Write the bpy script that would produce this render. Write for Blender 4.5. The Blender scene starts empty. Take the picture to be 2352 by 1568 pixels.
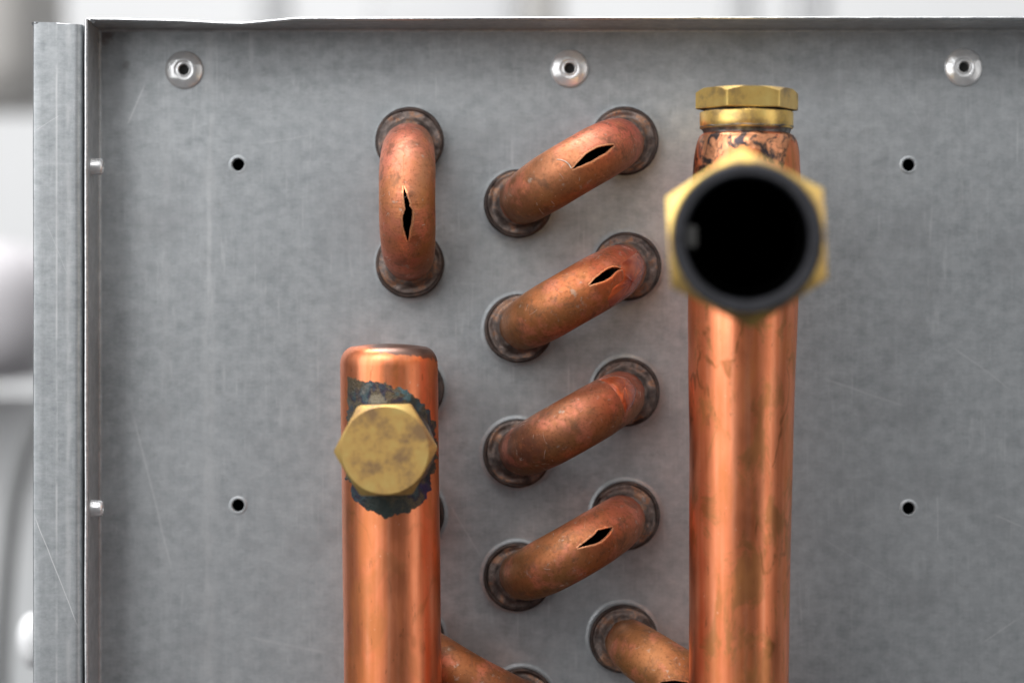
import bpy, bmesh, math, random
import numpy as np
from mathutils import Vector, Matrix, noise as mnoise
random.seed(7)
PI = math.pi
S = 0.001                      # everything below is modelled in millimetres
D = 600.0                      # camera to panel, mm
PXMM = 11.2
scene = bpy.context.scene

# ---------------------------------------------------------------- camera
cam_d = bpy.data.cameras.new('camera'); cam = bpy.data.objects.new('camera', cam_d)
scene.collection.objects.link(cam); scene.camera = cam
cam.location = (0, -D*S, 0); cam.rotation_euler = (PI/2, 0, 0)
cam_d.sensor_width = 36; cam_d.lens = 36*D/210
cam_d.clip_start = 0.01; cam_d.clip_end = 50
cam_d.dof.use_dof = True; cam_d.dof.focus_distance = (D-21.5)*S; cam_d.dof.aperture_fstop = 8.2

# ---------------------------------------------------------------- light (indoor: soft daylight from the left, lamps)
w = bpy.data.worlds.new('World'); scene.world = w; w.use_nodes = True
wt = w.node_tree; wb = wt.nodes['Background']; wb.inputs[1].default_value = 1.0      # pale overcast above, darker ground below
wc = wt.nodes.new('ShaderNodeTexCoord'); ws = wt.nodes.new('ShaderNodeSeparateXYZ'); wr = wt.nodes.new('ShaderNodeMapRange'); wr.interpolation_type = 'SMOOTHSTEP'
wt.links.new(wc.outputs['Generated'], ws.inputs[0]); wt.links.new(ws.outputs[2], wr.inputs[0])
wr.inputs[1].default_value = -0.20; wr.inputs[2].default_value = 0.75
wm = wt.nodes.new('ShaderNodeMix'); wm.data_type = 'RGBA'; wt.links.new(wr.outputs[0], wm.inputs[0])
wm.inputs[6].default_value = (0.055, 0.055, 0.06, 1); wm.inputs[7].default_value = (0.78, 0.80, 0.82, 1); wt.links.new(wm.outputs[2], wb.inputs[0])
def area(name, loc, target, sx, sy, power, col=(1, 1, 1)):
    l = bpy.data.lights.new(name, 'AREA'); l.shape = 'RECTANGLE'; l.size = sx; l.size_y = sy
    l.energy = power; l.color = col
    o = bpy.data.objects.new(name, l); scene.collection.objects.link(o)
    o.location = loc
    o.rotation_euler = (Vector(target)-Vector(loc)).to_track_quat('-Z', 'Y').to_euler()
    return o
area('window_light', (-0.74, -0.74, 0.36), (-0.03, -0.02, 0.0), 1.0, 1.15, 9.0, (0.98, 0.99, 1.0))
area('ceiling_light', (-0.20, -0.70, 0.60), (-0.03, 0, 0.03), 0.7, 0.3, 3.0, (1, 1, 1))
area('side_light', (0.9, -0.58, 0.05), (0, 0, 0), 0.42, 1.1, 1.5, (1.0, 0.98, 0.96))
area('background_light', (-0.3, 0.15, 1.6), (-0.1, 1.2, 0), 1.0, 0.8, 35, (1, 1, 1))  # added lamp with no visible source, brightens the wall behind
scene.view_settings.view_transform = 'Standard'; scene.view_settings.look = 'None'
scene.view_settings.exposure = 0.0; scene.view_settings.gamma = 1
scene.render.engine = 'CYCLES'

# ---------------------------------------------------------------- helpers
def P(px, py, h=0.0):
    """point (mm) at height h above the panel seen at a place measured on the photograph (2352 wide)"""
    k = (D-h)/D/PXMM
    return Vector(((px-1176)*k, -h, -(py-784)*k))
def link(o): scene.collection.objects.link(o); return o
def empty(name, loc, label=None, cat=None, group=None, rot=(0, 0, 0)):
    o = bpy.data.objects.new(name, None); o.empty_display_size = 0.01; link(o)
    o.location = Vector(loc)*S; o.rotation_euler = rot
    if label: o['label'] = label
    if cat: o['category'] = cat
    if group: o['group'] = group
    return o
def mesh_obj(name, verts, faces, mats, parent=None, smooth=True, mi=None, attrs=None, loc=None, rot=None, label=None, sharp=None):
    me = bpy.data.meshes.new(name)
    me.from_pydata([tuple(Vector(v)*S) for v in verts], [], faces)
    for m in (mats if isinstance(mats, (list, tuple)) else [mats]): me.materials.append(m)
    if smooth: me.polygons.foreach_set('use_smooth', [True]*len(me.polygons))
    if mi: me.polygons.foreach_set('material_index', mi)
    if attrs:
        for k, vals in attrs.items():
            me.attributes.new(k, 'FLOAT', 'POINT').data.foreach_set('value', vals)
    if sharp: me.set_sharp_from_angle(angle=math.radians(sharp))
    me.update()
    o = bpy.data.objects.new(name, me); link(o)
    if parent: o.parent = parent
    if loc is not None: o.location = Vector(loc)*S
    if rot is not None: o.rotation_euler = rot
    if label: o['label'] = label
    return o
def lathe(profile, n=48, wob=None):
    """profile of (r, h), revolved about the axis pointing to the camera (-Y)"""
    V, F = [], []
    for i in range(n):
        a = 2*PI*i/n
        for j, (r, h) in enumerate(profile):
            if wob: r, h = wob(r, h, a, j)
            V.append((r*math.cos(a), -h, r*math.sin(a)))
    m = len(profile)
    for i in range(n):
        k = (i+1) % n
        for j in range(m-1):
            F.append((i*m+j, i*m+j+1, k*m+j+1, k*m+j))
    return V, F
def to_z(V):      # lathe axis (-Y) -> +Z
    return [(x, z, -y) for x, y, z in V]
def recalc(o):
    bm = bmesh.new(); bm.from_mesh(o.data); bmesh.ops.recalc_face_normals(bm, faces=bm.faces); bm.to_mesh(o.data); bm.free()
    return o
def nz(x, y=0.0, z=0.0): return mnoise.noise((x, y, z))

def box(x0, x1, y0, y1, z0, z1):
    V = [(x, y, z) for x in (x0, x1) for y in (y0, y1) for z in (z0, z1)]
    return V, [(0, 1, 3, 2), (4, 6, 7, 5), (0, 4, 5, 1), (2, 3, 7, 6), (0, 2, 6, 4), (1, 5, 7, 3)]
def roundbox(x0, x1, y0, y1, z0, z1, r=8):
    bm = bmesh.new(); V, F = box(x0, x1, y0, y1, z0, z1)
    vs = [bm.verts.new(v) for v in V]
    for f in F: bm.faces.new([vs[i] for i in f])
    bmesh.ops.recalc_face_normals(bm, faces=bm.faces)
    bmesh.ops.bevel(bm, geom=list(bm.edges), offset=r, segments=4, profile=.5, affect='EDGES')
    bm.verts.index_update(); V = [v.co[:] for v in bm.verts]; F = [[v.index for v in f.verts] for f in bm.faces]; bm.free(); return V, F
# ---------------------------------------------------------------- materials
class T:
    def __init__(s, name):
        s.m = bpy.data.materials.new(name); s.m.use_nodes = True; s.t = s.m.node_tree
        s.b = s.t.nodes['Principled BSDF']
        tc = s.t.nodes.new('ShaderNodeTexCoord'); oi = s.t.nodes.new('ShaderNodeObjectInfo')
        mp = s.n('ShaderNodeVectorMath', operation='SCALE'); s.l(tc.outputs['Object'], mp.inputs[0]); mp.inputs['Scale'].default_value = 1000
        off = s.n('ShaderNodeVectorMath', operation='SCALE'); off.inputs[0].default_value = (57, 31, 83); s.l(oi.outputs['Random'], off.inputs['Scale'])
        ad = s.n('ShaderNodeVectorMath', operation='ADD'); s.l(mp.outputs[0], ad.inputs[0]); s.l(off.outputs[0], ad.inputs[1])
        s.mm = mp.outputs[0]; s.co = ad.outputs[0]
    def n(s, typ, **kw):
        nd = s.t.nodes.new(typ)
        for k, v in kw.items(): setattr(nd, k, v)
        return nd
    def l(s, a, b): s.t.links.new(a, b)
    def setin(s, sock, v):
        if isinstance(v, bpy.types.NodeSocket): s.l(v, sock)
        elif isinstance(v, (tuple, list)) and len(v) == 3 and sock.type == 'RGBA': sock.default_value = (*v, 1)
        else: sock.default_value = v
    def math(s, op, a, b=0.0, c=None, clamp=False):
        nd = s.n('ShaderNodeMath', operation=op, use_clamp=clamp); s.setin(nd.inputs[0], a); s.setin(nd.inputs[1], b)
        if c is not None: s.setin(nd.inputs[2], c)
        return nd.outputs[0]
    def vscale(s, v, sc):
        nd = s.n('ShaderNodeVectorMath', operation='MULTIPLY'); s.l(v, nd.inputs[0]); nd.inputs[1].default_value = sc
        return nd.outputs[0]
    def noise(s, scale, stretch=(1, 1, 1), detail=4, rough=0.55, dist=0.0, off=(0, 0, 0), co=None):
        v = s.vscale(co or s.co, stretch)
        if any(off):
            ad = s.n('ShaderNodeVectorMath', operation='ADD'); s.l(v, ad.inputs[0]); ad.inputs[1].default_value = off; v = ad.outputs[0]
        nd = s.n('ShaderNodeTexNoise'); s.l(v, nd.inputs['Vector'])
        nd.inputs['Scale'].default_value = scale; nd.inputs['Detail'].default_value = detail
        nd.inputs['Roughness'].default_value = rough; nd.inputs['Distortion'].default_value = dist
        return nd.outputs['Fac']
    def ramp(s, f, stops):
        nd = s.n('ShaderNodeValToRGB'); s.setin(nd.inputs[0], f); e = nd.color_ramp.elements
        for i, (p, c) in enumerate(stops):
            el = e[i] if i < 2 else e.new(p)
            el.position = p; el.color = (*c, 1) if isinstance(c, (tuple, list)) else (c, c, c, 1)
        return nd.outputs[0]
    def mix(s, f, a, b, blend='MIX'):
        nd = s.n('ShaderNodeMix', data_type='RGBA', blend_type=blend)
        s.setin(nd.inputs[0], f); s.setin(nd.inputs[6], a); s.setin(nd.inputs[7], b)
        return nd.outputs[2]
    def sstep(s, f, a, b):
        nd = s.n('ShaderNodeMapRange', interpolation_type='SMOOTHSTEP'); s.setin(nd.inputs[0], f)
        nd.inputs[1].default_value = a; nd.inputs[2].default_value = b
        return nd.outputs[0]
    def attr(s, name):
        nd = s.n('ShaderNodeAttribute', attribute_name=name); return nd.outputs['Fac']
    def xyz(s, v=None):
        nd = s.n('ShaderNodeSeparateXYZ'); s.l(v or s.mm, nd.inputs[0]); return nd.outputs
    def seg(s, a, b, wd, wob=0.0):
        """mask of a scratch from a to b (x, z in mm on the sheet)"""
        a = Vector(a); b = Vector(b); d = b-a; L = d.length; d /= L
        o = s.xyz(); 
        ux = s.math('SUBTRACT', o[0], a.x); uz = s.math('SUBTRACT', o[2], a.y)
        al = s.math('ADD', s.math('MULTIPLY', ux, d.x), s.math('MULTIPLY', uz, d.y))
        ac = s.math('ADD', s.math('MULTIPLY', ux, -d.y), s.math('MULTIPLY', uz, d.x))
        if wob: ac = s.math('ADD', ac, s.math('MULTIPLY', s.math('SUBTRACT', s.noise(0.12, detail=1), 0.5), wob))
        m1 = s.sstep(s.math('ABSOLUTE', ac), wd, wd*0.2)
        m2 = s.sstep(s.math('ABSOLUTE', s.math('SUBTRACT', al, L/2)), L/2, L/2*0.7)
        return s.math('MULTIPLY', m1, m2)
    def out(s, col=None, rough=None, metal=None, bump=None, bd=0.0001, bs=1.0, **kw):
        b = s.b
        if col is not None: s.setin(b.inputs['Base Color'], col)
        if rough is not None: s.setin(b.inputs['Roughness'], rough)
        if metal is not None: s.setin(b.inputs['Metallic'], metal)
        if bump is not None:
            bp = s.n('ShaderNodeBump'); s.l(bump, bp.inputs['Height']); bp.inputs['Distance'].default_value = bd; bp.inputs['Strength'].default_value = bs
            s.l(bp.outputs[0], b.inputs['Normal'])
        for k, v in kw.items(): s.setin(b.inputs[k], v)
        return s.m

def galvanised(name, base=0.50, scratches=(), bands=(), spots=(), rough=0.37):
    t = T(name)
    big = t.noise(0.018, detail=3); mid = t.noise(0.42, (0.8, 1, 1), detail=5, rough=0.62); fine = t.noise(1.6, (0.55, 1, 1.3), detail=6, rough=0.7)
    brushed = t.noise(0.9, (1.6, 1, 0.1), detail=4, rough=0.65)
    f = t.math('ADD', t.math('MULTIPLY', big, 0.30), t.math('ADD', t.math('MULTIPLY', mid, 0.62), t.math('ADD', t.math('MULTIPLY', fine, 0.34), t.math('MULTIPLY', brushed, 0.16))))
    b = base
    col = t.ramp(f, [(0.52, (b*0.70, b*0.74, b*0.765)), (0.71, (b*0.99, b*1.03, b*1.055)), (0.92, (b*1.30, b*1.34, b*1.36))])
    grit = t.noise(3.2, detail=2); col = t.mix(t.sstep(grit, 0.68, 0.8), col, (b*1.35,)*3)
    col = t.mix(t.math('MULTIPLY', t.sstep(t.noise(2.3, detail=3, off=(9, 4, 2)), 0.66, 0.78), 0.35), col, (b*0.6,)*3)
    for (x, wd, amt) in bands:
        o = t.xyz(); d = t.math('ABSOLUTE', t.math('SUBTRACT', o[0], x))
        m = t.math('MULTIPLY', t.sstep(d, wd, 0.0), t.math('MULTIPLY', t.sstep(t.noise(0.5, (1, 1, 0.25)), 0.35, 0.6), amt))
        col = t.mix(m, col, (min(1, b*1.5),)*3)
    for (a, c, wd, amt) in scratches:
        m = t.math('MULTIPLY', t.seg(a, c, wd, 0.6), amt); col = t.mix(m, col, (min(1, b*1.75),)*3)
    for (x, z, r, c, amt) in spots:
        o = t.xyz(); dx = t.math('SUBTRACT', o[0], x); dz = t.math('SUBTRACT', o[2], z)
        d = t.math('SQRT', t.math('ADD', t.math('MULTIPLY', dx, dx), t.math('MULTIPLY', dz, dz)))
        d = t.math('ADD', d, t.math('MULTIPLY', t.math('SUBTRACT', t.noise(0.9), 0.5), r*1.2))
        col = t.mix(t.math('MULTIPLY', t.sstep(d, r, r*0.4), amt), col, c)
    for st, o3, am in (((5, 1, .12), (3, 0, 1), .36), ((.10, 1, 3.5), (0, 6, 2), .20), ((1.2, 1, .12), (7, 2, 2), .30)):
        wsp = t.math('MULTIPLY', t.sstep(t.noise(0.55, st, detail=3, off=o3), 0.60, 0.74), t.sstep(t.noise(0.09, detail=3, off=o3), 0.44, 0.60))
        col = t.mix(t.math('MULTIPLY', wsp, am), col, (min(1, b*1.7),)*3)
    cl = t.noise(0.06, (1, 1, 1), detail=5, rough=0.6, off=(4, 4, 4)); col = t.mix(t.math('MULTIPLY', t.sstep(cl, 0.50, 0.68), 0.30), col, (b*0.62, b*0.63, b*0.65))
    dirt = t.math('MULTIPLY', t.sstep(t.noise(0.22, detail=6, rough=0.7, off=(2, 7, 5)), 0.62, 0.75), 0.30); col = t.mix(dirt, col, (b*0.50, b*0.48, b*0.46))
    rg = t.ramp(f, [(0.4, rough+0.05), (1.0, rough-0.05)])
    return t.out(col, rg, 0.72, t.math('ADD', fine, t.math('MULTIPLY', mid, 0.6)), 0.00004, 0.55)

def px(x, y, h=0):
    p = P(x, y, h); return (p.x, p.z)
m_panel = galvanised('galvanised_sheet', 0.47,
    scratches=[(px(335, 190), px(290, 290), 0.30, .45), (px(480, 440), px(480, 700), 0.7, .25),
               (px(1880, 865), px(2090, 935), 0.35, .28), (px(2153, 1130), px(2153, 1250), 0.16, .55), (px(2180, 790), px(2330, 900), 0.2, .3),
               (px(300, 930), px(400, 1330), 0.35, .28), (px(1030, 1150), px(1110, 1290), 0.2, .3), (px(560, 1460), px(760, 1500), 0.5, .22),
               (px(1880, 1230), px(2070, 1345), 0.15, .3), (px(2050, 150), px(2130, 320), 0.12, .25), (px(590, 330), px(720, 310), 0.15, .3),
               (px(1215, 270), px(1260, 305), 0.25, -.2), (px(2280, 1180), px(2352, 1210), 0.2, .5), (px(2250, 1480), px(2340, 1420), 0.2, .4)],
    bands=[(P(480, 0).x, 2.2, .35), (P(380, 0).x, 1.6, .18)],
    spots=[(*px(290, 150), 1.1, (0.2, 0.19, 0.17), .5), (*px(236, 80), 2.6, (0.17, 0.11, 0.09), .6)])
m_flange = galvanised('galvanised_flange', 0.46, rough=0.55)
m_post = galvanised('galvanised_post', 0.42, scratches=[(px(76, 1172, 16), px(183, 1450, 16), 0.13, .95), (px(80, 300, 16), px(140, 265, 16), 0.10, .5), (px(100, 500, 16), px(160, 640, 16), 0.08, .35)],
    bands=[(P(130, 0, 16).x, 0.35, .8), (P(157, 0, 16).x, 0.9, .5)], rough=0.42)
def simple(name, c1, c2, sc, rough, metal, bd=0.00003, lo=0.35, hi=0.65, **kw):
    t = T(name); n = t.noise(sc, detail=6, rough=0.65)
    return t.out(t.ramp(n, [(lo, c1), (hi, c2)]), rough, metal, n, bd, 0.6, **kw)
m_edge = simple('cut_steel_edge', (0.55, 0.56, 0.57), (0.85, 0.85, 0.85), 1.2, 0.3, 0.9)
m_rivet = simple('rivet_aluminium', (0.86, 0.86, 0.86), (0.97, 0.97, 0.97), 0.5, 0.26, 0.6, bd=0.00022)
m_dark = simple('dark_interior', (0.01, 0.01, 0.01), (0.02, 0.02, 0.02), 0.5, 0.8, 0.0)
m_fin = simple('darkened_fins', (0.03, 0.03, 0.03), (0.05, 0.05, 0.05), 0.5, 0.7, 0.3)  # fins coloured near black to paint the shade behind the holes

def copper_bend(name, seed, A, M, B, darkA=0.3):
    """weathered copper; colours at the first leg, the middle and the second leg"""
    t = T(name); al = t.attr('along'); ar = t.attr('around')
    n1 = t.noise(0.22, detail=4, rough=0.6, off=(seed, 0, 0)); n2 = t.noise(1.3, detail=6, rough=0.7); n3 = t.noise(5, detail=3)
    f = t.math('ADD', al, t.math('MULTIPLY', t.math('SUBTRACT', n1, 0.5), 0.60))
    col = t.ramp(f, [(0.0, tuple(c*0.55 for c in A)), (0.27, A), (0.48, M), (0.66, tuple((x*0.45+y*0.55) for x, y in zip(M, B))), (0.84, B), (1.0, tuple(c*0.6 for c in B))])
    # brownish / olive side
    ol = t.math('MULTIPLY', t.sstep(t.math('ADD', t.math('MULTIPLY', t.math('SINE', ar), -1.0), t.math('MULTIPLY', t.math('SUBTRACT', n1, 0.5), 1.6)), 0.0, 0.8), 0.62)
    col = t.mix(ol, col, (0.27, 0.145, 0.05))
    blush = t.math('MULTIPLY', t.sstep(t.noise(0.16, detail=4, rough=0.6, off=(seed, 9, 2)), 0.50, 0.64), 0.55); col = t.mix(blush, col, (0.66, 0.215, 0.135))
    col = t.mix(t.math('MULTIPLY', t.sstep(n2, 0.48, 0.68), 0.6), col, tuple(c*0.48 for c in M))
    dk = t.math('MULTIPLY', t.sstep(t.noise(0.30, detail=7, rough=0.72, dist=0.4, off=(seed, 4, 6)), 0.50, 0.66), 0.62); col = t.mix(dk, col, (0.16, 0.085, 0.05))
    col = t.mix(t.math('MULTIPLY', t.sstep(t.noise(0.5, detail=5, rough=0.7, off=(3, 8, seed)), 0.56, 0.68), 0.35), col, tuple(min(1, c*1.45) for c in M))
    pat = t.math('MULTIPLY', t.sstep(t.noise(0.5, detail=6, rough=0.65, off=(11, seed, 5)), 0.61, 0.68), 0.5); col = t.mix(pat, col, (0.42, 0.37, 0.30))
    speck = t.sstep(t.noise(2.6, detail=1, off=(1, 2, seed)), 0.76, 0.80); col = t.mix(t.math('MULTIPLY', speck, 0.75), col, (0.80, 0.50, 0.32))
    dsp = t.sstep(t.noise(3.4, detail=1, off=(5, 2, seed)), 0.75, 0.79); col = t.mix(t.math('MULTIPLY', dsp, 0.55), col, (0.10, 0.045, 0.02))
    vt = t.n('ShaderNodeTexNoise'); t.l(t.vscale(t.co, (0.15, 2.5, 2.5)), vt.inputs['Vector']); vt.inputs['Scale'].default_value = 2.0; vt.inputs['Detail'].default_value = 3
    rg = t.math('ADD', t.ramp(n2, [(0.3, 0.42), (0.75, 0.60)]), t.math('MULTIPLY', vt.outputs['Fac'], 0.04))
    h = t.math('ADD', t.math('MULTIPLY', n2, 0.7), t.math('ADD', t.math('MULTIPLY', vt.outputs['Fac'], 0.35), t.math('MULTIPLY', n3, 0.25)))
    return t.out(col, rg, 0.66, h, 0.00006, 0.5)
BR = (0.27, 0.11, 0.05); GO = (0.47, 0.165, 0.066); RD = (0.72, 0.18, 0.12); DB = (0.22, 0.115, 0.075)
m_inside = simple('shaded_copper_inside', (0.006, 0.005, 0.004), (0.012, 0.009, 0.007), 1, 0.9, 0.0)  # near black: the shade inside the split tubes is put into the colour
m_tear = simple('torn_bright_copper', (0.66, 0.25, 0.11), (0.90, 0.44, 0.24), 3, 0.45, 0.8)

def brazed(name, seed=0):
    t = T(name); n = t.noise(0.26, detail=7, rough=0.68, dist=0.4); n2 = t.noise(2.2, detail=5, rough=0.7)
    col = t.ramp(n, [(0.30, (0.035, 0.025, 0.024)), (0.42, (0.10, 0.080, 0.072)), (0.53, (0.21, 0.165, 0.145)), (0.60, (0.36, 0.19, 0.11)), (0.64, (0.17, 0.14, 0.13)), (0.80, (0.42, 0.36, 0.32))])
    col = t.mix(t.math('MULTIPLY', t.sstep(n2, 0.52, 0.7), 0.55), col, (0.05, 0.04, 0.04))
    return t.out(col, t.ramp(n2, [(0.3, 0.42), (0.7, 0.65)]), 0.55, t.math('ADD', n, n2), 0.00016, 0.7)
m_collar = brazed('brazed_collar')
def dark_copper(name):
    t = T(name); n = t.noise(0.5, detail=6, rough=0.7)
    return t.out(t.ramp(n, [(0.35, (0.03, 0.024, 0.024)), (0.6, (0.09, 0.065, 0.055)), (0.75, (0.25, 0.12, 0.07))]), 0.55, 0.6, n, 0.0001, 0.6)
m_rim = dark_copper('dark_collar_rim')

def header_copper(name, seed, stain, cap=None):
    t = T(name)
    streak = t.noise(0.45, (1.6, 1.6, 0.05), detail=5, rough=0.6, off=(seed, 0, 0)); n = t.noise(0.12, (1, 1, 0.45), detail=5, rough=0.65, off=(0, seed, 0))
    fine = t.noise(2.4, (1, 1, 0.25), detail=4)
    col = t.ramp(streak, [(0.32, (0.76, 0.225, 0.095)), (0.52, (0.85, 0.275, 0.13)), (0.72, (0.89, 0.34, 0.18))])
    col = t.mix(t.math('MULTIPLY', t.sstep(n, 0.50, 0.66), 0.45), col, (0.66, 0.24, 0.075))
    # wandering tide-mark stains
    c = t.noise(0.05, (1, 1, 0.5), detail=4, rough=0.5, dist=0.3, off=(2, seed*2, 7))
    line = t.sstep(t.math('ABSOLUTE', t.math('SUBTRACT', c, 0.50)), 0.016, 0.0)
    col = t.mix(t.math('MULTIPLY', line, t.math('MULTIPLY', t.sstep(t.noise(0.25, detail=3, off=(1, 5, 9)), 0.42, 0.62), stain*.75)), col, (0.30, 0.12, 0.04))
    sp = t.sstep(t.noise(1.0, (1, 1, 0.5), detail=3, off=(7, seed, 1)), 0.71, 0.76); col = t.mix(t.math('MULTIPLY', sp, 0.5), col, (0.35, 0.13, 0.05))
    line2 = t.math('MULTIPLY', t.sstep(t.noise(0.16, (1, 1, 0.5), detail=6, rough=0.65, dist=0.8, off=(6, seed, 3)), 0.50, 0.62), stain)
    col = t.mix(t.math('MULTIPLY', line2, 0.62), col, (0.42, 0.20, 0.07))
    mk = t.math('MULTIPLY', t.sstep(t.noise(0.7, (1.4, 1.4, 0.35), detail=5, rough=0.7, off=(9, seed, 8)), 0.63, 0.69), 0.55); col = t.mix(mk, col, (0.28, 0.11, 0.045))
    lt = t.math('MULTIPLY', t.sstep(t.noise(1.3, (1, 1, 0.5), detail=2, off=(4, seed, 2)), 0.73, 0.77), 0.5); col = t.mix(lt, col, (0.95, 0.60, 0.42))
    if cap:
        o = t.xyz(); zz = t.math('ADD', o[2], t.math('MULTIPLY', t.math('SUBTRACT', t.noise(0.6, detail=5), 0.5), 3.0))
        m = t.math('MULTIPLY', t.sstep(t.math('ADD', zz, t.math('MULTIPLY', o[0], 0.14)), cap-2.0, cap-1.5), t.sstep(o[0], -5.0, -2.0))
        col = t.mix(t.math('MULTIPLY', m, 0.9), col, (0.17, 0.13, 0.115))
    rg = t.math('ADD', t.ramp(n, [(0.35, 0.27), (0.7, 0.46)]), t.math('MULTIPLY', fine, 0.06))
    h = t.math('ADD', t.math('MULTIPLY', streak, 0.22), t.math('ADD', t.math('MULTIPLY', fine, 0.06), t.math('MULTIPLY', n, 0.9)))
    return t.out(col, rg, 1.0, h, 0.00010, 0.5)
m_head1 = header_copper('polished_copper', 1.0, 0.35, P(0, 789, 31).z-P(0, 1180, 28).z)
m_head2 = header_copper('stained_copper', 5.0, 0.95)

def brass(name, dull, rough, warm=(1, 1)):
    t = T(name); wg, wb_ = warm; n = t.noise(0.20, detail=6, rough=0.66); n2 = t.noise(0.55, (1, 1, 0.6), detail=6, rough=0.7)
    col = t.ramp(n, [(0.38, (0.44*dull, 0.29*dull*wg, 0.13*dull)), (0.52, (0.80*dull, 0.53*dull*wg, 0.16*dull)), (0.75, (0.86*dull, 0.64*dull, 0.22*dull))])
    col = t.mix(t.math('MULTIPLY', t.sstep(n2, 0.6, 0.75), 0.4), col, (0.22, 0.17, 0.09))
    return t.out(col, t.math('ADD', rough, t.math('MULTIPLY', n2, 0.12)), 0.86 if dull > .9 else 0.7, n2, 0.00005, 0.4)
m_brass = brass('brass', 1.0, 0.24)
m_brass_dull = brass('dull_brass', 0.74, 0.42, (0.93, 0.62))
m_brass_bright = brass('bright_brass', 1.12, 0.30)

def braze_mat(name, cx, cz):
    t = T(name); n = t.noise(0.17, detail=7, rough=0.66, dist=0.5, off=(3, 0, 2)); n2 = t.noise(1.6, detail=5, rough=0.7)
    col = t.ramp(n, [(0.30, (0.012, 0.014, 0.04)), (0.38, (0.03, 0.036, 0.038)), (0.46, (0.06, 0.062, 0.052)), (0.51, (0.13, 0.10, 0.06)), (0.55, (0.03, 0.022, 0.045)), (0.60, (0.04, 0.07, 0.08)), (0.70, (0.13, 0.13, 0.12))])
    col = t.mix(t.math('MULTIPLY', t.sstep(n2, 0.55, 0.7), 0.5), col, (0.02, 0.02, 0.022))
    for (x, z, rad, c, am) in [(-8, 13.5, 4.5, (0.10, 0.07, 0.035), .8), (-5, 17, 2.6, (0.04, 0.018, 0.07), .8), (3.5, 11.5, 1.9, (0.10, 0.20, 0.23), .8), (6.5, 9.0, 1.8, (0.05, 0.10, 0.13), .7),
                               (-9.5, 8, 3.4, (0.12, 0.115, 0.10), .7), (8.0, -8, 2.4, (0.028, 0.014, 0.09), .8), (-2, -11.5, 5.0, (0.022, 0.032, 0.028), .9), (-2, 9.6, 1.6, (0.25, 0.22, 0.16), .7)]:
        o = t.xyz(); dx = t.math('SUBTRACT', o[0], x+cx); dz = t.math('SUBTRACT', o[2], z+cz)
        d = t.math('SQRT', t.math('ADD', t.math('MULTIPLY', dx, dx), t.math('MULTIPLY', dz, dz)))
        d = t.math('ADD', d, t.math('MULTIPLY', t.math('SUBTRACT', t.noise(0.45, detail=5), 0.5), 7.0))
        col = t.mix(t.math('MULTIPLY', t.sstep(d, rad, rad*0.35), am), col, c)
    return t.out(col, 0.40, 0.5, t.math('ADD', n, n2), 0.0003, 0.8)
m_braze = braze_mat('burnt_braze', P(889, 1035, 38).x-P(896, 1180, 28).x, P(889, 1035, 38).z-P(896, 1180, 28).z)
def scorched(name):
    t = T(name); n = t.noise(0.35, detail=6, rough=0.7, dist=0.8); n2 = t.noise(1.5, detail=5)
    col = t.ramp(n, [(0.40, (0.05, 0.04, 0.045)), (0.47, (0.16, 0.10, 0.07)), (0.50, (0.62, 0.26, 0.13)), (0.7, (0.80, 0.36, 0.19))])
    return t.out(col, 0.3, 0.95, n2, 0.00012, 0.6)
m_scorch = scorched('scorched_copper')
m_solder = simple('grey_solder', (0.07, 0.065, 0.062), (0.30, 0.29, 0.28), 0.5, 0.36, 0.8, bd=0.0003)
m_ring = simple('black_rubber_ring', (0.010, 0.010, 0.013), (0.026, 0.026, 0.032), 0.35, 0.6, 0.0)
m_bore = simple('black_bore', (0.002, 0.002, 0.002), (0.004, 0.004, 0.004), 0.6, 0.9, 0.0, **{'Specular IOR Level': 0.1})  # darkness down the port is painted in as near-black walls
m_tab = simple('grey_tab', (0.035, 0.034, 0.032), (0.06, 0.058, 0.055), 0.6, 0.5, 0.3)
def flux(name):
    t = T(name); n = t.noise(0.4, detail=4)
    return t.out(t.ramp(n, [(0.35, (0.30, 0.05, 0.022)), (0.65, (0.52, 0.13, 0.05))]), 0.24, 0.35, n, 0.0001, 0.3, **{'Coat Weight': 0.35, 'Coat Roughness': 0.12})
m_flux = flux('red_flux')
m_lint = simple('pale_lint', (0.5, 0.40, 0.33), (0.7, 0.6, 0.52), 1, 0.7, 0)

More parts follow.
